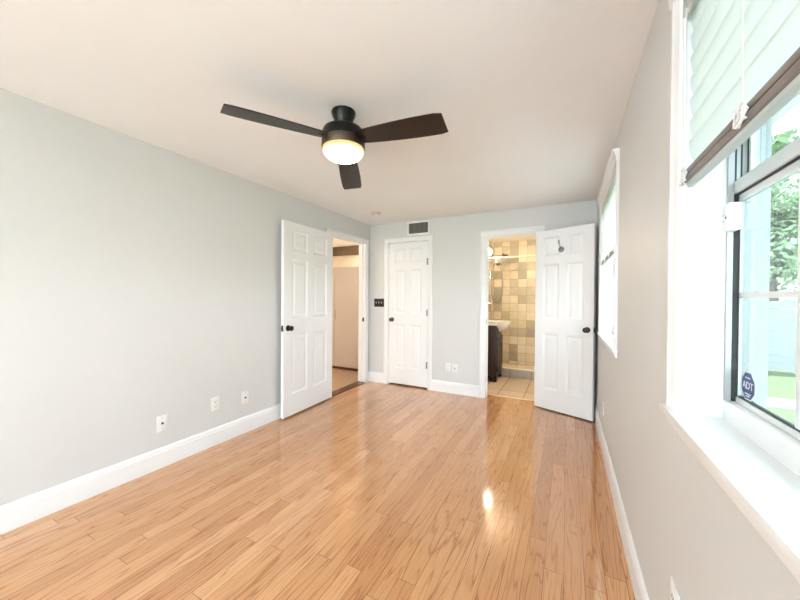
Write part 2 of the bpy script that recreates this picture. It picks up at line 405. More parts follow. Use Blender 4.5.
t = thing('added_window_3', 'unseen wide white framed window added behind the viewpoint for daylight', 'window', (0, 0, 0), kind='structure')  # unseen window, added to brighten the room from behind
bm = B()
for a, b in ((RW[0], RW[0] + .05), (RW[1] - .05, RW[1]), (-1.205, -1.155)): box(bm, (a, YR - .10, RW[2]), (b, YR - .04, RW[3]))
for a, b in ((RW[2], RW[2] + .05), (RW[3] - .05, RW[3])): box(bm, (RW[0] + .05, YR - .10, a), (RW[1] - .05, YR - .04, b))
obj('window_frame', bm, 'vinyl', t)
bx('glass_pane', (RW[0] + .05, YR - .072, RW[2] + .05), (RW[1] - .05, YR - .068, RW[3] - .05), 'clear_glass', t)


def baseboard_profile(sign, face):
    """outline in (across, z); face = wall plane, sign = direction into the room"""
    q = [(0, 0), (.015, 0), (.015, .112), (.0125, .118), (.0125, .128), (.009, .139), (.004, .146), (0, .146)]
    return [(face + sign * a, z) for a, z in q]


bm = B(); prism(bm, baseboard_profile(1, XL), 1, YR, 3.108); prism(bm, baseboard_profile(1, XL), 1, 4.058, YB)
struct(obj('baseboard_left', bm, 'trim'), 'white baseboard along the plain grey wall', 'baseboard')
bm = B()
for a, b in ((XL + .015, -2.379), (-1.631, -0.981), (-0.237, XR - .016)): prism(bm, baseboard_profile(-1, YB), 0, a, b)
struct(obj('baseboard_back', bm, 'trim'), 'white baseboard pieces along the wall with the closet', 'baseboard')
struct(obj('baseboard_right', prism(B(), baseboard_profile(-1, XR), 1, YR, YB), 'trim'), 'white baseboard under the two windows', 'baseboard')


def casing_poly(w, flip=1):
    """casing cross-section: (across from opening edge outward, thickness)"""
    return [(0, 0), (0, .010), (.006, .013), (w * .55, .014), (w * .62, .018), (w - .006, .018), (w, .014), (w, 0)]


def door_trim(name, axis, face, sgn, u0, u1, zt, w, depth0, depth1, label):
    """casing on face (room side direction sgn) + jamb lining from depth0 to depth1"""
    t = thing(name, label, 'door trim', kind='structure')
    bm = B(); rv = .005
    for edge, s in ((u0 - rv, -1), (u1 + rv, 1)):
        q = [(edge + s * a, face + sgn * h) for a, h in casing_poly(w)]
        if axis == 0: q = [(b, a) for a, b in q]
        prism(bm, q, 2, 0, zt + rv)
    q = [(face + sgn * h, zt + rv + a) for a, h in casing_poly(w)]
    prism(bm, q, 1 if axis == 0 else 0, u0 - rv - w, u1 + rv + w)
    obj('casing', bm, 'trim', t, True)
    bm = B()
    lo, hi = min(depth0, depth1), max(depth0, depth1)
    def bb(ua, ub, za, zb, a=lo, b=hi):
        box(bm, (a, ua, za) if axis == 0 else (ua, a, za), (b, ub, zb) if axis == 0 else (ub, b, zb))
    bb(u0 - TJ, u0, 0, zt); bb(u1, u1 + TJ, 0, zt); bb(u0 - TJ, u1 + TJ, zt, zt + TJ)
    obj('jamb', bm, 'trim', t)
    bm = B(); mid = (lo + hi) / 2
    bb(u0, u0 + .011, 0, zt, mid - .016, mid + .016); bb(u1 - .011, u1, 0, zt, mid - .016, mid + .016); bb(u0 + .011, u1 - .011, zt - .011, zt, mid - .016, mid + .016)
    obj('door_stop', bm, 'trim', t)
    return t


t1 = door_trim('trim_1', 0, XL, 1, LD[0], LD[1], LDZ, .066, XL, XL - WT, 'white casing around the doorway to the hall')
bx('strike_plate', (XL - .055, LD[1] - .002, .90), (XL - .012, LD[1] + .001, .96), 'bronze', t1)
t2 = door_trim('trim_2', 1, YB, -1, CD[0], CD[1], CDZ, .062, YB, YB + WT, 'white casing around the closed closet door')
t3 = door_trim('trim_3', 1, YB, -1, BD[0], BD[1], BDZ, .072, YB, YB + WT, 'white casing around the bathroom doorway')
bx('strike_plate', (BD[0] - .001, YB + .012, .935), (BD[0] + .002, YB + .05, .99), 'hinge', t3)

struct(bx('floor_closet', (XL, YB, -.06), (-1.385, 4.9, -.001), 'floor'), 'oak floor inside the closed closet', 'floor')
struct(bx('wall_closet', (XL, 4.9, -.06), (-1.385, 5.0, H + .1), 'wall'), 'grey closet wall hidden by its door', 'wall')
struct(bx('ceiling_closet', (XL, YB + WT, H), (-1.385, 5.0, H + .1), 'ceiling'), 'closet ceiling hidden by its door', 'ceiling')
# ------------------------------------------------------------------ six-panel doors
ROWS = [(.225, .85), (1.015, 1.63), (1.725, 1.935)]


def door_leaf_bm(w, h, t, z0=0.0):
    k = w / .61; st = .095 + (.02 if w > .7 else 0); mu = .085 + (.02 if w > .7 else 0); pw = (w - 2 * st - mu) / 2
    us = [0, st, st + pw, st + pw + mu, w - st, w]; zs = [0] + [z for r in ROWS for z in r] + [h]
    bm = B()
    for s in (1, -1):
        def V(u, z, d): return bm.verts.new(Vector((u, s * (t / 2 - d), z0 + z)))
        for i in range(5):
            for j in range(7):
                a, b, c, d = us[i], us[i + 1], zs[j], zs[j + 1]
                if i in (1, 3) and j in (1, 3, 5):
                    steps = [(0, 0), (.004, .004), (.016, .009), (.024, .009), (.050, .0035)]
                    loops = [[V(a + n, c + n, dd), V(b - n, c + n, dd), V(b - n, d - n, dd), V(a + n, d - n, dd)] for n, dd in steps]
                    for p, q in zip(loops, loops[1:]):
                        for m_ in range(4): bm.faces.new((p[m_], p[(m_ + 1) % 4], q[(m_ + 1) % 4], q[m_]))
                    bm.faces.new(loops[-1])
                else:
                    bm.faces.new((V(a, c, 0), V(b, c, 0), V(b, d, 0), V(a, d, 0)))
    # edges
    for (a, c), (b, d) in (((0, 0), (w, 0)), ((w, 0), (w, h)), ((w, h), (0, h)), ((0, h), (0, 0))):
        bm.faces.new([bm.verts.new(Vector(p)) for p in ((a, -t / 2, z0 + c), (b, -t / 2, z0 + d), (b, t / 2, z0 + d), (a, t / 2, z0 + c))])
    bmesh.ops.remove_doubles(bm, verts=bm.verts[:], dist=1e-5)
    return bm


def knob(parent, x, y, z, s, m='bronze', long=1.0):
    """door knob standing off the leaf face y in direction s"""
    prof = [(0, 0), (.031, 0), (.031, .004), (.026, .009), (.011, .012), (.010, .026), (.016, .030), (.0255, .038), (.0275, .047), (.024, .056), (.014, .061), (0, .062)]
    mtx = Matrix.Translation((x, y, z)) @ Matrix.Rotation(-s * PI / 2, 4, 'X') @ Matrix.Diagonal((1, 1, long, 1))
    return obj('door_knob', lathe(B(), prof, 28, mtx), m, parent, True)


def hinge(parent, x, y, z, m='hinge'):
    bm = B(); lathe(bm, [(0, -.045), (.0065, -.045), (.0065, .045), (0, .045)], 10, Matrix.Translation((x, y, z)))
    lathe(bm, [(0, .045), (.004, .046), (.0045, .050), (0, .053)], 8, Matrix.Translation((x, y, z)))
    box(bm, (x - .020, y + .002, z - .044), (x + .018, y + .006, z + .044))
    return obj('hinge', bm, m, parent, True)


DT = .035
# door_1: bedroom door folded back against the left wall
d1 = thing('door_1', 'white six panel door folded back against the plain grey wall', 'door', (-2.600, 3.175, 0), math.radians(-90 + 2.2), kind='structure')
lw = .805
obj('door_leaf', door_leaf_bm(lw, 2.022, DT, .018), 'door', d1)
knob(d1, lw - .062, DT / 2, .935, 1); 
bm = B(); box(bm, (lw - .0005, -.012, .905), (lw + .0015, .012, .965)); box(bm, (lw + .0015, -.007, .925), (lw + .010, .006, .945), .002)
obj('latch', bm, 'bronze', d1)
for z in (.30, 1.05, 1.80): hinge(d1, -.006, -DT / 2 - .003, z, 'trim')
# door_2: closed closet door
cw = CD[1] - CD[0] - .006
d2 = thing('door_2', 'narrow closed white six panel closet door under the air vent', 'door', (CD[0] + .003, YB + .020, 0), 0, kind='structure')
obj('door_leaf', door_leaf_bm(cw, 2.016, DT, .022), 'door', d2)
knob(d2, .058, -DT / 2, .94, -1, 'fanmetal')
for z in (.33, 1.05, 1.755): hinge(d2, cw + .001, -DT / 2 - .006, z)
# door_3: bathroom door standing open towards the right wall
d3 = thing('door_3', 'white six panel bathroom door standing open beside the far window', 'door', (-.322, 4.082, 0), math.radians(-23.2), kind='structure')
bw = .620
obj('door_leaf', door_leaf_bm(bw, 2.015, DT, .015), 'door', d3)
knob(d3, bw - .060, -DT / 2, .94, -1); 
bm = B(); box(bm, (bw - .0005, -.012, .912), (bw + .0015, .012, .972)); box(bm, (bw + .0015, -.006, .93), (bw + .010, .006, .952), .002)
obj('latch', bm, 'bronze', d3)
# chain door guard on the bathroom door
hk = thing('door_chain', 'small dark chain and round ornament hanging on the bathroom door', 'door chain', (-.322, 4.082, 0), math.radians(-23.2))
hx = .280; yf = -DT / 2
bx('plate', (hx - .024, yf - .004, 1.865), (hx - .010, yf, 1.905), 'hinge', hk, .001)
bm = B(); n_ = 7
for i in range(n_):
    z = 1.885 - i * .0115; x = hx - .017 + i * .0035
    r_ = .007
    tube(bm, [(x + r_ * .6 * math.cos(a) * (1 if i % 2 else .25), yf - .006 + r_ * .5 * math.cos(a) * (.25 if i % 2 else 1), z + r_ * 1.2 * math.sin(a)) for a in [k * PI / 5 for k in range(11)]], .0016, 6)
obj('chain', bm, 'hinge', hk, True)
mt = Matrix.Translation((hx + .012, yf, 1.800)) @ Matrix.Rotation(PI / 2, 4, 'X')
obj('disc', lathe(B(), [(0, 0), (.030, 0), (.031, .006), (.027, .012), (.022, .013), (.020, .008), (.010, .009), (.008, .020), (0, .022)], 28, mt), 'hinge', hk, True)

# ------------------------------------------------------------------ windows


def make_window(name, y0, y1, label, pane='clear_glass'):
    t = thing(name, label, 'window', kind='structure')
    g = .0
    # lining
    bm = B(); box(bm, (XR, y1, ZS), (.430, y1 + .012, ZT)); box(bm, (XR, y0 - .012, ZS), (.430, y0, ZT)); box(bm, (XR, y0 - .012, ZT), (.430, y1 + .012, ZT + .012))
    obj('jamb_lining', bm, 'trim', t)
    # casing legs and crown head
    bm = B(); cw_ = .070
    for e, s in ((y0, -1), (y1, 1)):
        prism(bm, [(XR - h, e + s * a) for a, h in casing_poly(cw_)], 2, ZS, ZT + .03)
    obj('casing', bm, 'trim', t, True)
    prof = [(0, 0), (.020, 0), (.022, .008), (.022, .030), (.027, .036), (.031, .060), (.040, .066), (.040, .078), (0, .078)]
    obj('crown_head', prism(B(), [(XR - a, ZT + .03 + z) for a, z in prof], 1, y0 - cw_ - .002, y1 + cw_ + .002), 'trim', t)
    # stool and apron
    bm = B(); box(bm, (XR - .026, y0 - cw_ - .024, ZS - .020), (XR, y1 + cw_ + .024, ZS), .004); box(bm, (XR - .004, y0, ZS - .020), (.446, y1, ZS))
    obj('stool', bm, 'trim', t, True)
    q = [(0, 0), (.008, 0), (.011, .006), (.014, .022), (.016, .034), (0, .034)]
    obj('apron', prism(B(), [(XR - a, ZS - .054 + z) for a, z in q], 1, y0 - cw_, y1 + cw_), 'trim', t)
    # white sill step under the sash
    prism(bm := B(), [(.374, ZS), (.374, ZS + .040), (.380, ZS + .048), (.402, ZS + .050), (.402, ZS)], 1, y0, y1)
    obj('sill_step', bm, 'trim', t)
    # aluminium frame with dark jamb tracks
    bm = B()
    for e, s in ((y0, 1), (y1, -1)):
        box(bm, (.374, min(e, e + s * .010), ZS + .05), (.3855, max(e, e + s * .010), ZT))
        box(bm, (.3855, min(e, e + s * .003), 1.56), (.430, max(e, e + s * .003), ZT - .02))
        box(bm, (.407, min(e, e + s * .004), ZS + .05), (.430, max(e, e + s * .004), 1.52))
    box(bm, (.374, y0, ZT - .02), (.430, y1, ZT)); box(bm, (.404, y0, ZS), (.431, y1, ZS + .050))
    obj('window_frame', bm, 'alu', t)
    bm = B()
    for e, s in ((y0, 1), (y1, -1)):
        box(bm, (.3855, min(e, e + s * .003), ZS + .05), (.4065, max(e, e + s * .003), 1.56))
        for xx in (.389, .400, .4125, .419): box(bm, (xx, min(e, e + s * .004), 1.56), (xx + .0032, max(e, e + s * .004), ZT - .02))
        z = ZS + .06
        while z < 1.54:
            box(bm, (.3875, min(e + s * .003, e + s * .006), z), (.3985, max(e + s * .003, e + s * .006), z + .006)); z += .012
    obj('jamb_track', bm, 'rubber', t)
    # lower sash
    xs0, xs1 = .398, .410
    bm = B()
    box(bm, (.386, y0 + .004, 1.540), (.411, y1 - .004, 1.572), .002); box(bm, (xs0 - .002, y0 + .008, 1.520), (xs1, y1 - .008, 1.536))
    box(bm, (xs0 - .002, y0 + .008, ZS + .051), (xs1, y1 - .008, ZS + .064))
    obj('lower_sash', bm, 'vinyl', t, True)
    bm = B(); bs = B()
    for e, s in ((y0, 1), (y1, -1)): box(bs, (xs0 + .001, min(e + s * .006, e + s * .010), ZS + .052), (xs1 - .001, max(e + s * .006, e + s * .010), 1.54))
    box(bm, (xs0 + .002, y0 + .010, ZS + .064), (xs1 - .002, y1 - .010, ZS + .068)); box(bm, (.392, y0 + .008, 1.5355), (.409, y1 - .008, 1.5405))  # upper bar paints the dark recess under the meeting rail black
    obj('sash_stile', bs, 'alu', t)
    obj('weather_strip_and_shade', bm, 'rubber', t)
    bx('glass_pane', (.4025, y0 + .009, ZS + .062), (.4055, y1 - .009, 1.522), pane, t)
    bm = B(); box(bm, (.3995, y0 + .010, 1.2675), (.4085, y1 - .010, 1.2815))
    n = 5
    for i in range(1, n): yy = y0 + .01 + (y1 - y0 - .02) * i / n - .024; box(bm, (.400, yy - .007, ZS + .066), (.408, yy + .007, 1.52))
    obj('muntin_grid', bm, 'vinyl', t)
    # upper sash
    bm = B(); xu0, xu1 = .413, .428
    box(bm, (xu0, y0 + .010, 1.53), (xu1, y0 + .020, ZT - .02)); box(bm, (xu0, y1 - .020, 1.53), (xu1, y1 - .010, ZT - .02)); box(bm, (xu0, y0 + .020, 1.53), (xu1, y1 - .020, 1.56)); box(bm, (xu0, y0 + .020, ZT - .05), (xu1, y1 - .020, ZT - .02))
    obj('upper_sash', bm, 'vinyl', t)
    bx('glass_pane', (.419, y0 + .018, 1.558), (.422, y1 - .018, ZT - .048), pane, t)
    # exterior reveal
    bm = B()
    for e, s in ((y0, -1), (y1, 1)): box(bm, (.430, min(e, e + s * .012), ZS - .02), (XO + .002, max(e, e + s * .012), ZT + .012))
    box(bm, (.430, y0, ZS - .04), (XO + .02, y1, ZS - .01)); box(bm, (.430, y0, ZT), (XO + .002, y1, ZT + .012))
    obj('outer_reveal', bm, 'siding', t)
    return t


make_window('window_1', *W1, 'near white window with deep sill, raised blind and alarm sticker', 'glass')
make_window('added_window_4', *W0, 'unseen white window added beside the viewpoint for daylight, without a blind')  # extra window out of view, added to let in more daylight
make_window('window_2', *W2, 'far white window beside the open bathroom door')

random.seed(5)


def make_blind(y0, y1, label):
    t = thing('window_blind', label, 'blind', (.302, (y0 + y1) / 2, 1.575), group='white slatted blinds in the two windows')
    hw = (y1 - y0) / 2 - .003; zt = ZT - 1.575
    obj('headrail', box(box(B(), (-.020, -hw, zt - .055), (.030, hw, zt - .002), .003), (-.0245, -hw - .002, zt - .075), (-.0205, hw + .002, zt - .004), .0015), 'slat', t, True)
    # closed slats hanging down
    sl = B(); n = 7; tilt = math.radians(180 - 79); w_ = .064
    row = []
    for i in range(n):
        a = (i / (n - 1) - .5) * w_; c = .004 * (1 - (2 * i / (n - 1) - 1) ** 2)
        row.append((a * math.cos(tilt) - c * math.sin(tilt), a * math.sin(tilt) + c * math.cos(tilt)))
    poly = row + [(x + .0026 * math.sin(tilt), z - .0026 * math.cos(tilt)) for x, z in row[::-1]]
    prism(sl, poly, 1, -hw, hw)
    first = obj('slat', sl, 'slat', t, True); z = zt - .085; k = 0; zend = .045
    first.location = (0, 0, z)
    while z - .058 > zend:
        z -= .058; c = first.copy(); C.objects.link(c); c.parent = t; c.location = (0, 0, z)
    # last slat and bottom rail closed flat together, with a black bar painting the shade in the gap
    obj('bottom_rail', box(box(B(), (-.020, -hw, .0255), (.002, hw, .0400), .003), (-.022, -hw, .005), (.002, hw, .0215), .003), 'railbrown', t, True)
    bx('rail_gap_shade', (-.016, -hw + .002, .018), (.001, hw - .002, .029), 'slot', t)
    bx('rail_edge', (-.017, -hw, -.003), (.004, hw, .005), 'slat', t, .002)
    for yy in (hw - .042, hw - .36, -hw + .36, -hw + .042):
        bm = B(); tube(bm, [(-.028, yy, zt - .06), (-.027, yy, .3), (-.025, yy, .045)], .0012, 6)
        # slack ladder cord bunched in loops in front of the stack
        pts = []
        for i in range(40):
            a = i * 1.15; pts.append((-.025 - .006 * abs(math.sin(a * .7)), yy + .020 * math.sin(a) + random.uniform(-.004, .004), .022 + .022 * math.cos(a * .83 + 1) * (0.6 + .4 * random.random())))
        sm_ = []
        for i in range(len(pts) - 1):
            p, q = Vector(pts[i]), Vector(pts[i + 1])
            for f in (0, .5): sm_.append(p.lerp(q, f))
        tube(bm, sm_, .0017, 5)
        obj('lift_cord', bm, 'plastic', t, True)
    bm = B(); tube(bm, [(-.024, hw - .018, zt - .07), (-.020, hw - .018, .1), (-.016, hw - .018, -.145)], .0045, 8)
    obj('tilt_wand', bm, 'plastic', t, True)
    return t


make_blind(*W1, 'white blind half raised in the near window above the alarm sticker')
make_blind(*W2, 'white blind half raised in the far window beside the bathroom door')

# alarm contact on the near window
s = thing('alarm_sensor', 'small white alarm contact box on near window frame', 'sensor', (.372, 1.155, 1.478))
bx('case', (-.006, -.026, -.036), (.020, .010, .036), 'plastic', s, .005)
bx('indicator', (-.0068, -.016, -.004), (-.0058, -.010, .002), 'slot', s)
bx('label_strip', (-.0066, -.006, -.010), (-.0058, .006, -.008), 'toggle', s)
bx('label_strip', (-.0066, -.006, .006), (-.0058, .006, .008), 'toggle', s)


def text_mesh(name, body, size, mtx, m, parent, ext=.0003):
    cu = bpy.data.curves.new(name + '_text', 'FONT'); cu.body = body; cu.size = size; cu.align_x = 'CENTER'; cu.align_y = 'CENTER'; cu.extrude = ext
    to = bpy.data.objects.new(name + '_text', cu); C.objects.link(to)
    dg = bpy.context.evaluated_depsgraph_get(); me = bpy.data.meshes.new_from_object(to.evaluated_get(dg))
    bpy.data.objects.remove(to); bpy.data.curves.remove(cu)
    me.transform(mtx); me.materials.clear(); me.materials.append(M[m])
    o = bpy.data.objects.new(name, me); C.objects.link(o); o.parent = parent; return o


st = thing('security_sticker', 'navy octagonal security sticker low on the near window pane', 'sticker', (.4012, 1.108, 1.049))
oct_ = lambda r: [(r * math.cos(PI / 8 + k * PI / 4) * .98, r * math.sin(PI / 8 + k * PI / 4)) for k in range(8)]
obj('border', prism(B(), oct_(.0375), 0, -.0003, .0003), 'stickerw', st)
obj('field', prism(B(), oct_(.0345), 0, -.0007, -.0003), 'sticker', st)
R = Matrix(((0, 0, -1, -.0009), (-1, 0, 0, 0), (0, 1, 0, 0), (0, 0, 0, 1)))
text_mesh('lettering', 'ADT', .026, R @ Matrix.Diagonal((1, 1.0, 1, 1)), 'stickerw', st)
for zz, wd in ((.0200, .024), (-.0200, .030), (-.0255, .018)):
    bx('small_print', (-.0010, -wd / 2, zz - .0014), (-.0007, wd / 2, zz + .0014), 'stickerw', st)

# ------------------------------------------------------------------ ceiling fan
fan = thing('ceiling_fan', 'dark bronze three blade ceiling fan with lit bowl', 'ceiling fan', (-1.170, 1.530, H))
obj('canopy', lathe(B(), [(0, 0), (.068, 0), (.070, -.006), (.066, -.022), (.054, -.052), (.044, -.074), (.042, -.084), (0, -.084)], 40), 'fandark', fan, True)
bm = lathe(B(), [(0, -.080), (.030, -.080), (.030, -.098), (0, -.098)], 24)
obj('downrod', bm, 'fandark', fan, True)
obj('motor_housing', lathe(B(), [(0, -.090), (.050, -.091), (.092, -.097), (.114, -.109), (.121, -.124), (.122, -.166), (.119, -.170), (0, -.170)], 56), 'fandark', fan, True)
obj('light_ring', lathe(B(), [(0, -.168), (.119, -.168), (.1245, -.172), (.1245, -.210), (.121, -.216), (0, -.216)], 56), 'fanmetal', fan, True)
obj('light_bowl', lathe(B(), [(0, -.212), (.1175, -.212), (.1195, -.224), (.115, -.240), (.100, -.258), (.074, -.272), (.042, -.280), (0, -.283)], 56), 'bowl', fan, True)
bl = B(); L0, L1 = .115, .622
n = 14
top = []; bot = []
for i in range(n + 1):
    s_ = i / n; x = L0 + (L1 - L0) * s_
    hw_ = .050 + .022 * math.sin(PI * min(1, s_ * 1.02) * .62)
    if s_ > .93: hw_ -= .006 * (s_ - .93) / .07
    top.append((x, hw_)); bot.append((x + .004 * (s_ > .99), -hw_ * (1 - .02 * s_)))
outl = bot + top[::-1]
prism(bl, outl, 2, -.003, .003)
bmesh.ops.bevel(bl, geom=[e for e in bl.edges if abs(e.verts[0].co.z - e.verts[1].co.z) < 1e-6 and (len(e.link_faces) == 2)], offset=.0015, segments=1, affect='EDGES')
br = B(); box(br, (.095, -.022, -.004), (.215, .022, .001), .002); box(br, (.100, -.013, -.012), (.150, .013, -.002), .003)
for sx_ in (.175, .200):
    for sy_ in (-.012, .012): lathe(br, [(0, -.0075), (.004, -.007), (.005, -.003), (0, -.003)], 8, Matrix.Translation((sx_, sy_, 0)))
blade0 = obj('fan_blade', bl, 'blade', fan); iron0 = obj('blade_iron', br, 'fandark', blade0, True); iron0.location = (0, 0, .0062)
for k in range(3):
    b_ = blade0 if k == 0 else blade0.copy()
    if k:
        C.objects.link(b_); b_.parent = fan
        i_ = iron0.copy(); C.objects.link(i_); i_.parent = b_
    b_.matrix_local = Matrix.Translation((0, 0, -.160)) @ Matrix.Rotation(math.radians(-3), 4, 'X') @ Matrix.Rotation(math.radians(0.5 + 120 * k), 4, 'Z') @ Matrix.Rotation(math.radians(4.5), 4, 'Y') @ Matrix.Rotation(math.radians(-10.5), 4, 'X')

# ------------------------------------------------------------------ ceiling disc, vent
sm = thing('smoke_detector', 'round flat beige fitting on the ceiling near the corner', 'ceiling fitting', (-2.19, 3.55, H))
obj('body', lathe(B(), [(0, 0), (.062, 0), (.062, -.006), (.056, -.014), (.034, -.018), (0, -.018)], 36), 'beige', sm, True)
obj('centre_cap', lathe(B(), [(0, -.017), (.022, -.017), (.022, -.021), (.016, -.024), (0, -.024)], 24), 'plastic', sm, True)

v = thing('air_vent', 'white framed air vent with grey vertical slats above closet door', 'air vent', (-1.845, YB, 2.226))
bm = B()
ow, oh, iw, ih = .171, .100, .146, .072
box(bm, (-ow, -.012, ih), (ow, 0, oh), .003); box(bm, (-ow, -.012, -oh), (ow, 0, -ih), .003); box(bm, (-ow, -.012, -ih), (-iw, 0, ih), .003); box(bm, (iw, -.012, -ih), (ow, 0, ih), .003)
obj('frame', bm, 'trim', v, True)
bx('duct_shade', (-iw, -.0015, -ih), (iw, -.0005, ih), 'duct', v)  # black sheet on the wall stands in for shade inside the duct
lv = B(); ca, sa = math.cos(math.radians(40)), math.sin(math.radians(40))
prism(lv, [(-.006 * ca, -.006 * sa), (-.006 * ca + .001, -.006 * sa - .001), (.006 * ca, .006 * sa), (.006 * ca - .001, .006 * sa + .001)], 2, -ih + .001, ih - .001)
l0 = obj('louver', lv, 'louver', v)
for i in range(15):
    c = l0 if i == 0 else l0.copy()
    if i: C.objects.link(c); c.parent = v
    c.location = (-iw + .012 + i * (2 * iw - .024) / 14, -.007, 0)

# ------------------------------------------------------------------ plates


def plate(name, label, cat, loc, rz, kind, w_=.072, h_=.116, group=None, m='plastic'):
    """wall plate facing local -Y"""
    t = thing(name, label, cat, loc, rz, group)
    bx('cover_plate', (-w_ / 2, -.006, -h_ / 2), (w_ / 2, 0, h_ / 2), m, t, .003)
    if kind == 'duplex':
        for z in (.020, -.020):
            r = obj('receptacle', box(B(), (-.0165, -.0085, z - .0145), (.0165, -.0055, z + .0145), .003), m, t, True)
            bm = B(); box(bm, (-.0075, -.0090, z - .002), (-.0055, -.0084, z + .008)); box(bm, (.0055, -.0090, z - .002), (.0075, -.0084, z + .008)); box(bm, (-.0025, -.0090, z - .011), (.0025, -.0084, z - .0065))
            obj('slots', bm, 'slot', r)
    if kind == 'coax':
        obj('coax_jack', lathe(B(), [(0, .006), (.0085, .006), (.0085, .008), (.0048, .009), (.0048, .017), (0, .017)], 16, Matrix.Rotation(PI / 2, 4, 'X')), 'slot', t, True)
        for z in (.042, -.042): obj('screw', lathe(B(), [(0, .005), (.004, .006), (.003, .0075), (0, .008)], 10, Matrix.Translation((0, 0, z)) @ Matrix.Rotation(PI / 2, 4, 'X')), 'toggle', t, True)
    if kind == 'toggles':
        for i in (-1, 0, 1):
            c = obj('toggle', prism(B(), [(-.006, -.012), (-.006, .012), (-.018, .010), (-.018, .001)], 0, i * .046 - .005, i * .046 + .005), 'toggle', t)
    return t


RL, RR = PI / 2, -PI / 2
plate('cable_outlet', 'white cable outlet on grey wall, nearest and largest of three', 'outlet', (XL, 1.308, .322), RL, 'coax')
plate('power_outlet', 'white double power outlet between two cable plates on grey wall', 'outlet', (XL, 1.712, .348), RL, 'duplex')
plate('cable_outlet', 'white cable outlet on grey wall, closest to the open door', 'outlet', (XL, 1.998, .324), RL, 'coax')
plate('power_outlet', 'white double power outlet on the far wall between closet and bathroom', 'outlet', (-1.398, YB, .337), 0, 'duplex')
plate('cable_outlet', 'white cable plate on the far wall beside the double outlet', 'outlet', (-1.303, YB, .330), 0, 'coax')
plate('power_outlet', 'white power outlet below the near window sill', 'outlet', (XR, 1.165, .397), RR, 'duplex')
plate('power_outlet', 'white power outlet under the far window by the bathroom door', 'outlet', (XR, 3.20, .345), RR, 'duplex')
plate('light_switch', 'black triple light switch plate beside the closet door', 'light switch', (-2.470, YB, 1.180), 0, 'toggles', .170, .122, m='black')

# ------------------------------------------------------------------ hall beyond the left doorway
HX0, HY0, HY1 = -5.2, 1.6, 5.70
struct(bx('floor_hall', (HX0, HY0, -.06), (XL - .055, HY1, -.002), 'tile_hall'), 'tan tiled hall floor seen through the left doorway', 'floor')
struct(bx('ceiling_hall', (HX0, HY0, H), (XL - .1, HY1, H + .1), 'ceiling'), 'pale hall ceiling seen through the doorway', 'ceiling')
struct(bx('wall_hall_far', (HX0, HY1, -.06), (XL + .1, HY1 + .1, H + .1), 'cream'), 'cream hall wall glowing above the tall beige cabinet', 'wall')
struct(bx('wall_hall_side', (HX0 - .1, HY0, -.06), (HX0, HY1 + .1, H + .1), 'cream'), 'cream side wall of the hall', 'wall')
struct(bx('wall_hall_near', (HX0 - .1, HY0 - .1, -.06), (XL - WT, HY0, H + .1), 'cream'), 'cream near wall of the hall', 'wall')
struct(bx('wall_hall_inner', (XL - WT, YB + WT, -.06), (XL, HY1, H), 'cream'), 'cream inner hall wall behind the closet', 'wall')
struct(bx('trim_4', (HX0, HY1 - .10, 2.165), (XL - WT, HY1, H), 'brown'), 'dark brown beam across the top of the hall wall', 'beam')
struct(bx('trim_5', (XL - WT, LD[0], -.02), (XL + .022, LD[1], .012), 'threshold', None, .005), 'dark wooden threshold strip in the left doorway', 'threshold')
pc = thing('tall_cabinet', 'tall plain beige cabinet standing in the hall behind the doorway', 'cabinet', (-3.20, 4.49, 0))
bx('body', (-.60, .020, .05), (.43, .60, 1.775), 'beige', pc, .004)
bx('door', (-.400, 0, .06), (.42, .020, 1.765), 'beige', pc, .003)
bx('door', (-.598, 0, .06), (-.406, .020, 1.765), 'beige', pc, .003)
bx('toe_kick', (-.59, .06, 0), (.42, .59, .05), 'threshold', pc)
obj('handle', tube(B(), [(-.372, -.003, .88), (-.372, -.022, .89), (-.372, -.022, 1.02), (-.372, -.003, 1.03)], .005, 8), 'hinge', pc, True)
hl = thing('ceiling_light', 'lit hall ceiling lamp beyond the left doorway', 'lamp', (-4.1, 2.5, H))
obj('base', lathe(B(), [(0, 0), (.15, 0), (.15, -.02), (0, -.02)], 32), 'trim', hl, True)
obj('diffuser', lathe(B(), [(0, -.018), (.14, -.018), (.13, -.05), (.08, -.075), (0, -.085)], 32), 'halllamp', hl, True)

h2 = dup(hl); h2.location = (-3.05, 5.25, H); h2['label'] = 'unseen hall ceiling lamp added behind the tall beige cabinet to light the wall'  # extra lamp added out of view to brighten the far hall wall

# ------------------------------------------------------------------ bathroom
BX0, BX1, BY1, BH = -1.285, 0.42, 6.40, 2.335
struct(bx('floor_bathroom', (BX0, 4.30, -.06), (BX1, 5.56, -.001), 'tile_floor'), 'beige tiled bathroom floor with long dark joints', 'floor')
struct(bx('trim_6', (BD[0], 4.285, -.03), (BD[1], 4.315, .006), 'curb_cap', None, .002), 'pale threshold strip at the bathroom floor edge', 'threshold')
struct(bx('ceiling_bathroom', (BX0 - .1, YB + WT, BH), (BX1 + .1, BY1 + .1, BH + .1), 'cream'), 'warm cream bathroom ceiling', 'ceiling')
struct(bx('wall_bathroom_far', (BX0 - .1, BY1, -.06), (BX1 + .1, BY1 + .1, BH + .1), 'tile_back'), 'shower wall of square stone tiles in beige and tan', 'wall')
struct(bx('wall_bathroom_side', (BX0 - .1, 5.41, -.06), (BX0, BY1, BH + .1), 'tile_side'), 'tiled shower side wall carrying the shower set', 'wall')
struct(bx('wall_bathroom_vanity', (BX0 - .1, YB + WT, -.06), (BX0, 5.41, BH + .1), 'cream'), 'cream bathroom wall behind the vanity', 'wall')
struct(bx('wall_bathroom_right', (BX1, YB + WT, -.06), (BX1 + .1, BY1, BH + .1), 'cream'), 'cream bathroom wall hidden by the open door', 'wall')
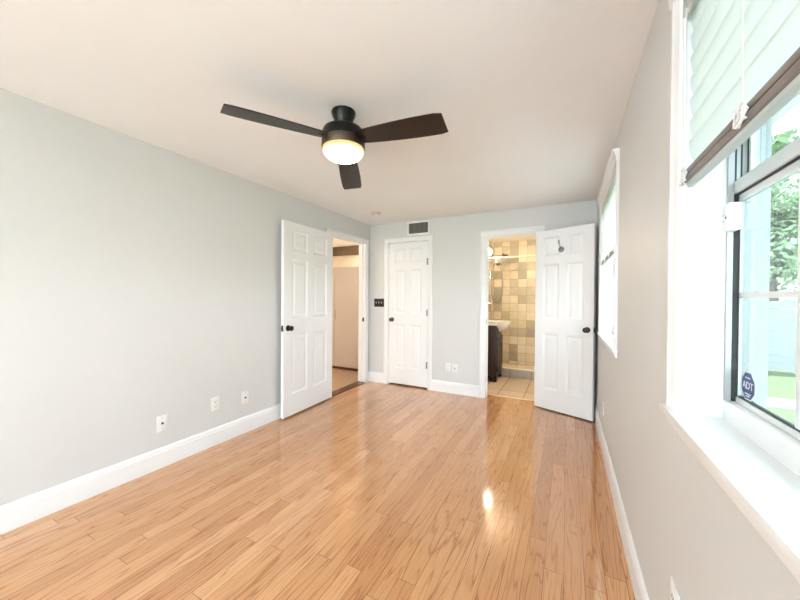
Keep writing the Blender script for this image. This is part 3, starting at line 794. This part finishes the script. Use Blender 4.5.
struct(bx('floor_shower', (BX0, 5.56, -.06), (BX1, BY1, .02), 'tile_floor'), 'beige shower floor behind the low curb', 'floor')
bm = box(B(), (BX0, 5.41, -.05), (BX1, 5.54, .118))
cb = thing('trim_7', 'low grey tiled shower curb with cream rounded top', 'shower curb', kind='structure')
obj('curb', bm, 'tile_curb', cb)
bx('curb_cap', (BX0, 5.400, .118), (BX1, 5.55, .140), 'curb_cap', cb, .009)

vn = thing('bathroom_vanity', 'dark walnut bathroom vanity with white basin top', 'vanity', (-1.285, 5.18, 0))
vy = .222; vx = .350
bm = B(); box(bm, (0.004, -vy, .09), (vx, vy, .845), .003)
for yy in (-vy, vy - .05):   # shaped feet
    prism(bm, [(0.004, 0), (.03, 0), (.05, .06), (vx - .07, .06), (vx - .04, 0), (vx, 0), (vx, .09), (0.004, .09)], 1, yy, yy + .05)
obj('body', bm, 'walnut', vn, True)
ap = [(-vy, 0), (-vy + .05, 0), (-vy + .075, .045), (0, .065), (vy - .075, .045), (vy - .05, 0), (vy, 0), (vy, .1), (-vy, .1)]
obj('apron', prism(B(), ap, 0, vx - .018, vx + .004), 'walnut', vn)
for sgn in (-1, 1):
    a, b = sorted((sgn * .006, sgn * (vy - .022)))
    d = B(); box(d, (vx, a, .15), (vx + .012, b, .68), .002)
    for (ya, yb_, za, zb) in ((a, b, .15, .20), (a, b, .63, .68), (a, a + .04, .20, .63), (b - .04, b, .20, .63)): box(d, (vx + .010, ya, za), (vx + .020, yb_, zb), .002)
    dd = obj('door', d, 'walnut', vn, True)
    obj('knob', lathe(B(), [(0, 0), (.006, 0), (.006, .01), (.012, .016), (.010, .024), (0, .026)], 14, Matrix.Translation((vx + .020, sgn * .03, .60)) @ Matrix.Rotation(PI / 2, 4, 'Y')), 'hinge', dd, True)
dr = obj('drawer_front', box(B(), (vx, -vy + .022, .715), (vx + .014, vy - .022, .815), .003), 'walnut', vn, True)
# basin top with bowl bulging over the cabinet front
bm = B(); outline = [(.002, -vy - .012), (vx + .02, -vy - .012)]
for i in range(13):
    a = -PI / 2 + PI * i / 12; outline.append((vx + .02 + .145 * math.cos(a), .185 * math.sin(a)))
outline += [(vx + .02, vy + .012), (.002, vy + .012)]
prism(bm, outline, 2, .848, .900)
obj('basin_top', bm, 'ceramic', vn)
bm = B(); rings = []
for j in range(7):
    q = j / 6; rr = math.cos(q * PI / 2) ** .6 if j < 6 else .12
    rings.append([bm.verts.new((vx - .05 + .205 * rr * math.cos(2 * PI * i / 32), .178 * rr * math.sin(2 * PI * i / 32), .850 - .125 * q)) for i in range(32)])
for a, b in zip(rings, rings[1:]):
    for i in range(32): bm.faces.new((a[i], a[(i + 1) % 32], b[(i + 1) % 32], b[i]))
bm.faces.new(rings[0]); bm.faces.new(rings[-1])
obj('basin_bowl', bm, 'ceramic', vn, True)
fc = thing('basin_faucet', 'chrome basin faucet on the white vanity top', 'faucet', (-1.205, 5.16, .900))
obj('body', lathe(B(), [(0, 0), (.026, 0), (.026, .008), (.016, .014), (.015, .10), (.010, .115), (0, .118)], 24), 'chrome', fc, True)
obj('spout', tube(B(), [(0, 0, .085), (.04, 0, .10), (.09, 0, .095), (.115, 0, .075)], .010, 12), 'chrome', fc, True)
obj('lever', tube(B(), [(0, 0, .118), (.0, 0, .135), (.045, 0, .150)], .006, 8), 'chrome', fc, True)

rod = thing('shower_curtain_rod', 'straight pale shower rod spanning above the curb', 'curtain rod', (0, 5.46, 1.925))
obj('rod', tube(B(), [(BX0 + .006, 0, 0), (BX1 - .006, 0, 0)], .009, 14), 'curtainrod', rod, True)
for x, s_ in ((BX0, 1), (BX1, -1)):
    obj('flange', lathe(B(), [(0, 0), (.032, 0), (.030, .010), (.016, .016), (0, .016)], 20, Matrix.Translation((x, 0, 0)) @ Matrix.Rotation(s_ * PI / 2, 4, 'Y')), 'curtainrod', rod, True)

sh = thing('shower_set', 'chrome shower head and handset with long hose on tiled wall', 'shower', (BX0, 5.88, 0))
obj('arm', tube(B(), [(0, 0, 1.90), (.10, 0, 1.945), (.20, 0, 1.965), (.28, 0, 1.985)], .010, 10), 'chrome', sh, True)
obj('wall_flange', lathe(B(), [(0, 0), (.034, 0), (.028, .012), (0, .014)], 20, Matrix.Translation((0, 0, 1.90)) @ Matrix.Rotation(PI / 2, 4, 'Y')), 'chrome', sh, True)
hm = Matrix.Translation((.30, 0, 2.00)) @ Matrix.Rotation(math.radians(-28), 4, 'Y')
obj('shower_head', lathe(B(), [(0, .05), (.014, .045), (.018, .02), (.062, -.006), (.066, -.020), (.060, -.026), (0, -.026)], 28, hm), ['fanmetal'], sh, True)
obj('diverter', tube(B(), [(.16, 0, 1.955), (.16, 0, 1.87)], .020, 12), 'chrome', sh, True)
hm2 = Matrix.Translation((.265, -.03, 1.875)) @ Matrix.Rotation(math.radians(-55), 4, 'Y')
obj('handset', lathe(B(), [(0, .02), (.018, .016), (.042, 0), (.046, -.014), (.040, -.020), (0, -.020)], 24, hm2), 'hinge', sh, True)
obj('handle', tube(B(), [(.262, -.03, 1.88), (.225, -.03, 1.86), (.190, -.03, 1.845), (.165, -.01, 1.875)], [.018, .018, .018, .016], 10), 'fanmetal', sh, True)
hq = [(.235, 1.80), (.262, 1.72), (.275, 1.58), (.278, 1.42), (.262, 1.30), (.215, 1.215), (.150, 1.195), (.105, 1.25), (.085, 1.40), (.080, 1.60), (.105, 1.78), (.150, 1.88)]
hp = []
for i in range(len(hq) - 1):
    for k in range(4):
        p0, p1, p2, p3 = hq[max(i - 1, 0)], hq[i], hq[i + 1], hq[min(i + 2, len(hq) - 1)]; u = k / 4
        c_ = [0.5 * (2 * p1[d] + (p2[d] - p0[d]) * u + (2 * p0[d] - 5 * p1[d] + 4 * p2[d] - p3[d]) * u * u + (3 * p1[d] - p0[d] - 3 * p2[d] + p3[d]) * u ** 3) for d in (0, 1)]
        hp.append((c_[0], -.03 + .03 * (i + u) / 11, c_[1]))
obj('hose', tube(B(), hp, .0095, 8), 'hinge', sh, True)
obj('slide_bar', tube(B(), [(.0, .05, 1.76), (.045, .05, 1.76), (.045, .05, 1.20), (.0, .05, 1.20)], .010, 10), 'chrome', sh, True)
obj('valve_handle', lathe(B(), [(0, 0), (.075, 0), (.070, .010), (.030, .016), (.024, .060), (.012, .066), (0, .066)], 28, Matrix.Translation((0, .03, 1.16)) @ Matrix.Rotation(PI / 2, 4, 'Y')), 'chrome', sh, True)

vl = thing('vanity_light', 'lit warm globe light on the wall above the vanity', 'lamp', (BX0, 5.28, 2.0))
bx('back_plate', (0, -.06, -.05), (.02, .06, .05), 'chrome', vl, .004)
obj('arm', tube(B(), [(.02, 0, 0), (.07, 0, -.005), (.10, 0, .0)], .012, 10), 'chrome', vl, True)
obj('globe', lathe(B(), [(0, .055), (.028, .047), (.048, .026), (.055, 0), (.048, -.026), (.028, -.047), (0, -.055)], 28, Matrix.Translation((.150, 0, 0))), 'bulb', vl, True)
cl = thing('ceiling_light', 'lit round bathroom ceiling lamp above the shower', 'lamp', (.10, 5.85, BH))
obj('base', lathe(B(), [(0, 0), (.13, 0), (.13, -.015), (0, -.015)], 32), 'trim', cl, True)
obj('diffuser', lathe(B(), [(0, -.014), (.12, -.014), (.115, -.030), (.07, -.045), (0, -.050)], 32), 'bathlamp', cl, True)

# ------------------------------------------------------------------ garden outside the windows
GZ = -.22
struct(bx('added_roof_eave', (XO, -4.5, 2.44), (1.22, 7.0, 2.56), 'trim'), 'white roof eave added to shade the garden side windows', 'eave')  # overhang added to cut the skylight reaching the near sill
struct(bx('ground', (-25, -25, GZ - .3), (45, 45, GZ), 'grass'), 'sunny green lawn outside the near window', 'lawn')
struct(bx('patio', (-8, -9, GZ), (6, YR - .2, GZ + .03), 'concrete'), 'unseen pale concrete patio added behind the house to bounce daylight', 'patio')  # added as a pale reflector sending daylight up to the ceiling
struct(bx('added_walkway', (XO + .02, YR - .2, GZ), (1.65, 9.4, GZ + .03), 'concrete'), 'unseen pale concrete walk added along the house wall to bounce daylight', 'path')  # added pale strip, bounces daylight in through the side windows
pv = tag(bx('paver', (2.45, 6.30, GZ), (2.95, 6.80, GZ + .035), 'concrete', None, .008), 'pale concrete slab lying on the lawn outside the near window', 'paver')
fn = thing('garden_fence', 'grey board fence at the far edge of the lawn', 'fence', (1.0, 9.6, GZ))
bm = B()
for i in range(9): box(bm, (0, -.012, .03 + i * .160), (14, .012, .03 + i * .160 + .152))
obj('boards', bm, 'fence', fn)
for i in range(8): bx('post', (i * 2 - .045 + .02, .012, 0), (i * 2 + .045 + .02, .10, 1.5), 'fence', fn)


def make_tree(seed, h, r):
    rnd = random.Random(seed); t = thing('garden_tree', '', 'tree')
    tr = B(); pts = [(0, 0, 0), (.06, .02, h * .25), (-.04, .05, h * .5), (.02, 0, h * .8)]
    tube(tr, pts, [.16, .12, .09, .03], 10)
    for k in range(6):
        a = rnd.uniform(0, 2 * PI); z = h * rnd.uniform(.3, .6); l = r * rnd.uniform(.5, .8)
        tube(tr, [(0, 0, z), (l * .5 * math.cos(a), l * .5 * math.sin(a), z + l * .35), (l * math.cos(a), l * math.sin(a), z + l * .7)], [.05, .035, .015], 6)
    obj('trunk', tr, 'bark', t, True)
    lf = B(); blobs = [(rnd.uniform(-.55, .55) * r, rnd.uniform(-.55, .55) * r, h * rnd.uniform(.35, .95), r * rnd.uniform(.3, .45)) for _ in range(16)]
    for bx_, by_, bz_, rr in blobs:
        for _ in range(190):
            d = Vector((rnd.gauss(0, 1), rnd.gauss(0, 1), rnd.gauss(0, 1))).normalized() * rr * rnd.uniform(.6, 1.05)
            c = Vector((bx_, by_, bz_)) + d; s_ = rnd.uniform(.06, .13)
            u_ = Vector((rnd.gauss(0, 1), rnd.gauss(0, 1), rnd.gauss(0, 1))).normalized(); v_ = u_.orthogonal().normalized()
            lf.faces.new([lf.verts.new(c + s_ * p) for p in (u_, v_ * .5, -u_, -v_ * .5)])
    obj('foliage', lf, 'leaf', t)
    return t


tr0 = make_tree(3, 4.6, 1.15)
spots = [(4.6, 11.6, 1.0, 'leafy green tree behind the fence, nearest the window edge'), (7.4, 12.0, 1.15, 'broad green tree behind the fence in the middle of the garden view'),
         (10.4, 12.4, 1.1, 'green tree behind the fence farthest from the house'), (5.4, 15.2, 1.5, 'green tree behind the fence in line with the house wall')]
for i, (x, y, s_, lb) in enumerate(spots):
    t_ = tr0 if i == 0 else dup(tr0)
    t_.location = (x, y, GZ); t_.scale = (s_, s_, s_); t_.rotation_euler = (0, 0, i * 1.3); t_['label'] = lb; t_['group'] = 'trees behind the garden fence'
